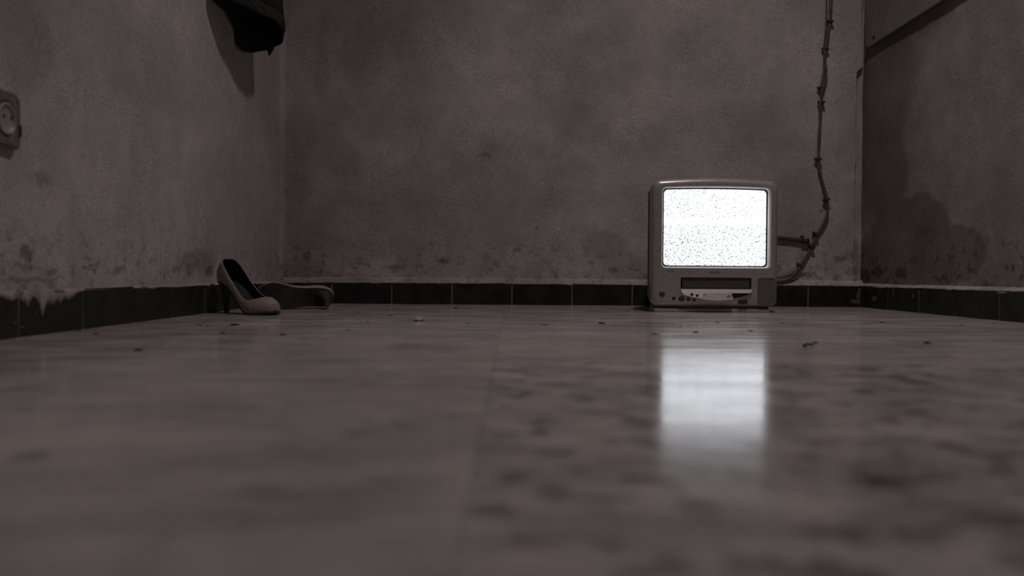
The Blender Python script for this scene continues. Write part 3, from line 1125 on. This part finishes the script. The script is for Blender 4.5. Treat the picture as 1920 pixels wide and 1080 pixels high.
# ------------------------------------------------------------------ cable on the back wall and the stub beside it
M_cable = plain('grey_green_cable', (0.085, 0.082, 0.078), 0.6, 0.3, 50, 0.2)
M_clip = plain('dark_cable_clip', (0.03, 0.026, 0.025), 0.7, 0.2, 60)
CY = BACK - 0.011
cp = [(1560, -60), (1557, 20), (1553, 60), (1548, 92), (1545, 130), (1541, 160), (1540, 192), (1537, 240), (1535, 275), (1535, 300), (1538, 325), (1544, 348), (1550, 372), (1552, 392), (1549, 408),
      (1541, 425), (1531, 440), (1523, 460), (1513, 478), (1502, 496), (1490, 509), (1476, 517), (1455, 521)]
cable = empty('wall_cable', on_y(1540, 192, CY))
tag(cable, 'dark cable clipped down the back wall, curling behind the television', 'cable')
oc = cable.location.copy()
bm = bmesh.new()
add_tube(bm, [p - oc for p in catmull([on_y(x, y, CY) for x, y in cp], 4)], lambda f: 0.0052 * (1 - 0.15 * f) * (1 + 0.12 * math.sin(f * 61)), 10)
link('cable_sheath', fix_normals(bm), M_cable, cable, smooth=True)
bm = bmesh.new()
add_tube(bm, [p - oc for p in catmull([on_y(x, y, CY - .006) for x, y in [(1550, -60), (1549, 40), (1545, 100), (1550, 130), (1548, 150), (1541, 172), (1536, 210)]], 4)], 0.003, 8)
link('loose_strand', fix_normals(bm), M_cable, cable, smooth=True)
bm = bmesh.new()
add_tube(bm, [p - oc for p in catmull([on_y(x, y, CY - .002) for x, y in [(1500, 500), (1494, 508), (1484, 519), (1470, 526), (1450, 528)]], 5)], 0.0055, 8)
link('loose_strand', fix_normals(bm), M_cable, cable, smooth=True)
for x, y, a in ((1557, 40, 5), (1548.5, 92, 6), (1540, 165, 2), (1541, 192, 2), (1535, 298, -4), (1550, 374, -14), (1530, 440, 40), (1522, 463, 33), (1500, 499, 42)):
    bm = bmesh.new()
    add_box(bm, (-0.0095, -0.0085, -0.004), (0.0085, 0.012, 0.004), 0.0015)
    add_disc(bm, (-0.0105, 0.002, 0), 0.0042, 0.006, '-y', 10)
    link('clip', fix_normals(bm), M_clip, cable, loc=on_y(x, y, CY) - oc, rot=(0, math.radians(a), 0))

M_stub = plain('dark_conduit', (0.05, 0.047, 0.045), 0.7, 0.3, 50, 0.2)
stub = empty('conduit_stub', on_y(1485, 449, CY))
tag(stub, 'short dark conduit running level on the back wall from behind the television', 'conduit')
os_ = stub.location.copy()
bm = bmesh.new()
add_tube(bm, [p - os_ for p in catmull([on_y(x, y, CY + .002) for x, y in [(1425, 444), (1460, 446), (1490, 449), (1508, 451)]], 5)], 0.0068, 12)
link('pipe', fix_normals(bm), M_stub, stub, smooth=True)
bm = bmesh.new()
add_tube(bm, [p - os_ for p in [on_y(1503, 451.5, CY), on_y(1510, 452, CY), on_y(1517, 452.5, CY)]], 0.0086, 12)
link('end_cap', fix_normals(bm), M_clip, stub, smooth=True)
bm = bmesh.new()
add_box(bm, (-0.004, -0.009, -0.008), (0.004, 0.012, 0.011), 0.0015)
link('clip', fix_normals(bm), M_clip, stub, loc=on_y(1504, 448, CY) - os_)

# ------------------------------------------------------------------ board high on the right wall
M_board = plain('dull_green_board', (0.17, 0.168, 0.15), 0.75, 0.12, 14, 0.1)
bz = on_x(1622, 92, RIGHT - 0.012).z
board = empty('wall_board', (RIGHT, 2.3, bz))
tag(board, 'dull flat board fixed high on the right wall, only its lower edge showing', 'board')
bm = bmesh.new()
add_box(bm, (-0.012, -1.1, 0.0), (-0.002, 2.825 - 2.3, 0.9), 0.003)
link('panel', fix_normals(bm), M_board, board)
bm = bmesh.new()
add_box(bm, (-0.0138, -1.1, -0.002), (-0.011, 2.825 - 2.3, 0.012), 0.002)
link('edge_strip', fix_normals(bm), M_board, board)
for (px, py) in ((1639, 70), (1625, 88)):
    q = on_x(px, py, RIGHT - 0.012)
    bm = bmesh.new()
    add_disc(bm, (0, 0, 0), 0.007, 0.003, '-x', 14)
    link('screw', fix_normals(bm), plain('rusty_screw', (0.05, 0.022, 0.02), 0.8, 0.3, 90), board, loc=q - board.location)

# ------------------------------------------------------------------ crumbs on the floor
M_crumb = plain('dark_crumb', (0.035, 0.028, 0.026), 0.9, 0.4, 200)
M_flake = plain('pale_plaster_flake', (0.34, 0.315, 0.30), 0.9, 0.2, 120)
CR = [(180, 627, 11), (196, 630, 5), (260, 657, 18), (302, 646, 8), (375, 610, 10), (390, 612, 8), (440, 610, 18), (417, 625, 12), (496, 615, 7), (530, 628, 12), (570, 635, 7), (580, 607, 7),
      (652, 619, 8), (672, 586, 6), (732, 592, 9), (736, 590, 5), (840, 622, 5), (854, 578, 9), (876, 607, 6), (1030, 640, 5), (1128, 607, 15), (1304, 623, 11), (1345, 605, 8),
      (1407, 621, 9), (1654, 605, 9), (1803, 610, 8), (148, 620, 7), (345, 592, 6), (160, 637, 5), (690, 603, 6), (1290, 612, 5), (1468, 606, 6)]


def crumb(name, px, py, w, label, group, mat, flat=0.22, seed=0):
    c = on_floor(px, py)
    r = w * c.y / FPX / 2
    rr = random.Random(seed)
    bm = bmesh.new()
    bmesh.ops.create_icosphere(bm, subdivisions=2, radius=1.0)
    for v in bm.verts:
        k = 1 + 0.55 * fbm(v.co.x + seed, v.co.y, v.co.z, 1.3, 3)
        v.co = Vector((v.co.x * k * r, v.co.y * k * r * rr.uniform(0.72, 0.8), v.co.z * k * r * flat))
    zmin = min(v.co.z for v in bm.verts)
    for v in bm.verts:
        v.co.z -= zmin
    o = link(name, bm, mat, loc=(c.x, c.y, -0.0003), rot=(0, 0, rr.uniform(-0.4, 0.4)))
    return tag(o, label, 'debris', group)


OWN = {(180, 627): 'flat dark crumb on the floor beside the left skirting tiles', (260, 657): 'largest flat dark crumb, out in front of the left wall',
       (302, 646): 'dark crumb on the floor just right of the largest one before the left wall', (375, 610): 'dark crumb close to the left wall, left of the upright shoe',
       (440, 610): 'long flat dark crumb on the floor straight in front of the upright shoe heel', (417, 625): 'dark crumb on the floor in front of the long one below the upright shoe',
       (530, 628): 'dark crumb on the floor a step in front of the upright shoe toe', (732, 592): 'dark crumb on the floor left of the pale plaster flake',
       (854, 578): 'dark crumb close to the back skirting tiles, right of the pale plaster flake', (1128, 607): 'long flat dark crumb on the floor in front of the television, left of it',
       (1304, 623): 'dark crumb in the glow right in front of the television', (1345, 605): 'dark crumb in the glow under the middle of the television front',
       (1407, 621): 'dark crumb in the glow before the television speaker', (1654, 605): 'dark crumb on the floor near the back right corner', (1803, 610): 'dark crumb on the floor beside the right skirting tiles'}
for i, (x, y, w) in enumerate(CR):
    own = OWN.get((x, y))
    crumb('crumb', x, y, w, own or 'tiny dark speck of dirt scattered on the marble floor', None if own else 'dark specks on the floor', M_crumb, 0.22, i * 2.7)
crumb('crumb', 1227, 627, 17, 'dark flat crumb at the left edge of the screen reflection on the floor', None, M_crumb, 0.12, 101)
crumb('crumb', 1738, 644, 15, 'dark lump on the open floor below the right wall board', None, M_crumb, 0.25, 103)
crumb('crumb', 1022, 609, 15, 'flat dark sliver on the floor straight below the back wall centre', None, M_crumb, 0.10, 107)
# bent twig right of the screen's reflection
bm = bmesh.new()
tp = [on_floor(x, y) for x, y in ((1507, 651), (1514, 649.5), (1521, 649), (1527, 647), (1532, 644.5))]
ot = tp[2].copy()
add_tube(bm, [p - ot + Vector((0, 0, 0.0022 + 0.0015 * (i % 2))) for i, p in enumerate(tp)], lambda f: 0.0022 * (1 - 0.5 * f), 7)
tag(link('twig', fix_normals(bm), M_crumb, loc=ot), 'thin bent twig on the floor right of the screen reflection', 'debris')
# curled pale flake of plaster with its dark crumb
fc = on_floor(787, 602)
bm = bmesh.new()
rows = []
for j in range(7):
    r = []
    for i in range(9):
        u, v = (i - 4) / 4, (j - 3) / 3
        k = 1 + 0.35 * fbm(u, v, 2.2, 1.7, 3)
        r.append(bm.verts.new((u * 0.0135 * k * (1 - 0.35 * abs(v)), v * 0.011 * k, 0.0012 + 0.006 * (v + 0.4) ** 2 * 0.6 + 0.0035 * abs(u) ** 1.5)))
    rows.append(r)
for a, b in zip(rows, rows[1:]):
    for i in range(8):
        bm.faces.new((a[i], a[i + 1], b[i + 1], b[i]))
fl = tag(link('plaster_flake', bm, M_flake, smooth=False, loc=fc), 'pale curled flake of plaster lying on the floor before the back wall', 'debris')
s = fl.modifiers.new('thickness', 'SOLIDIFY')
s.thickness = 0.0012
crumb('crumb', 779, 602, 13, 'dark sliver lying against the pale plaster flake', None, M_crumb, 0.12, 109)
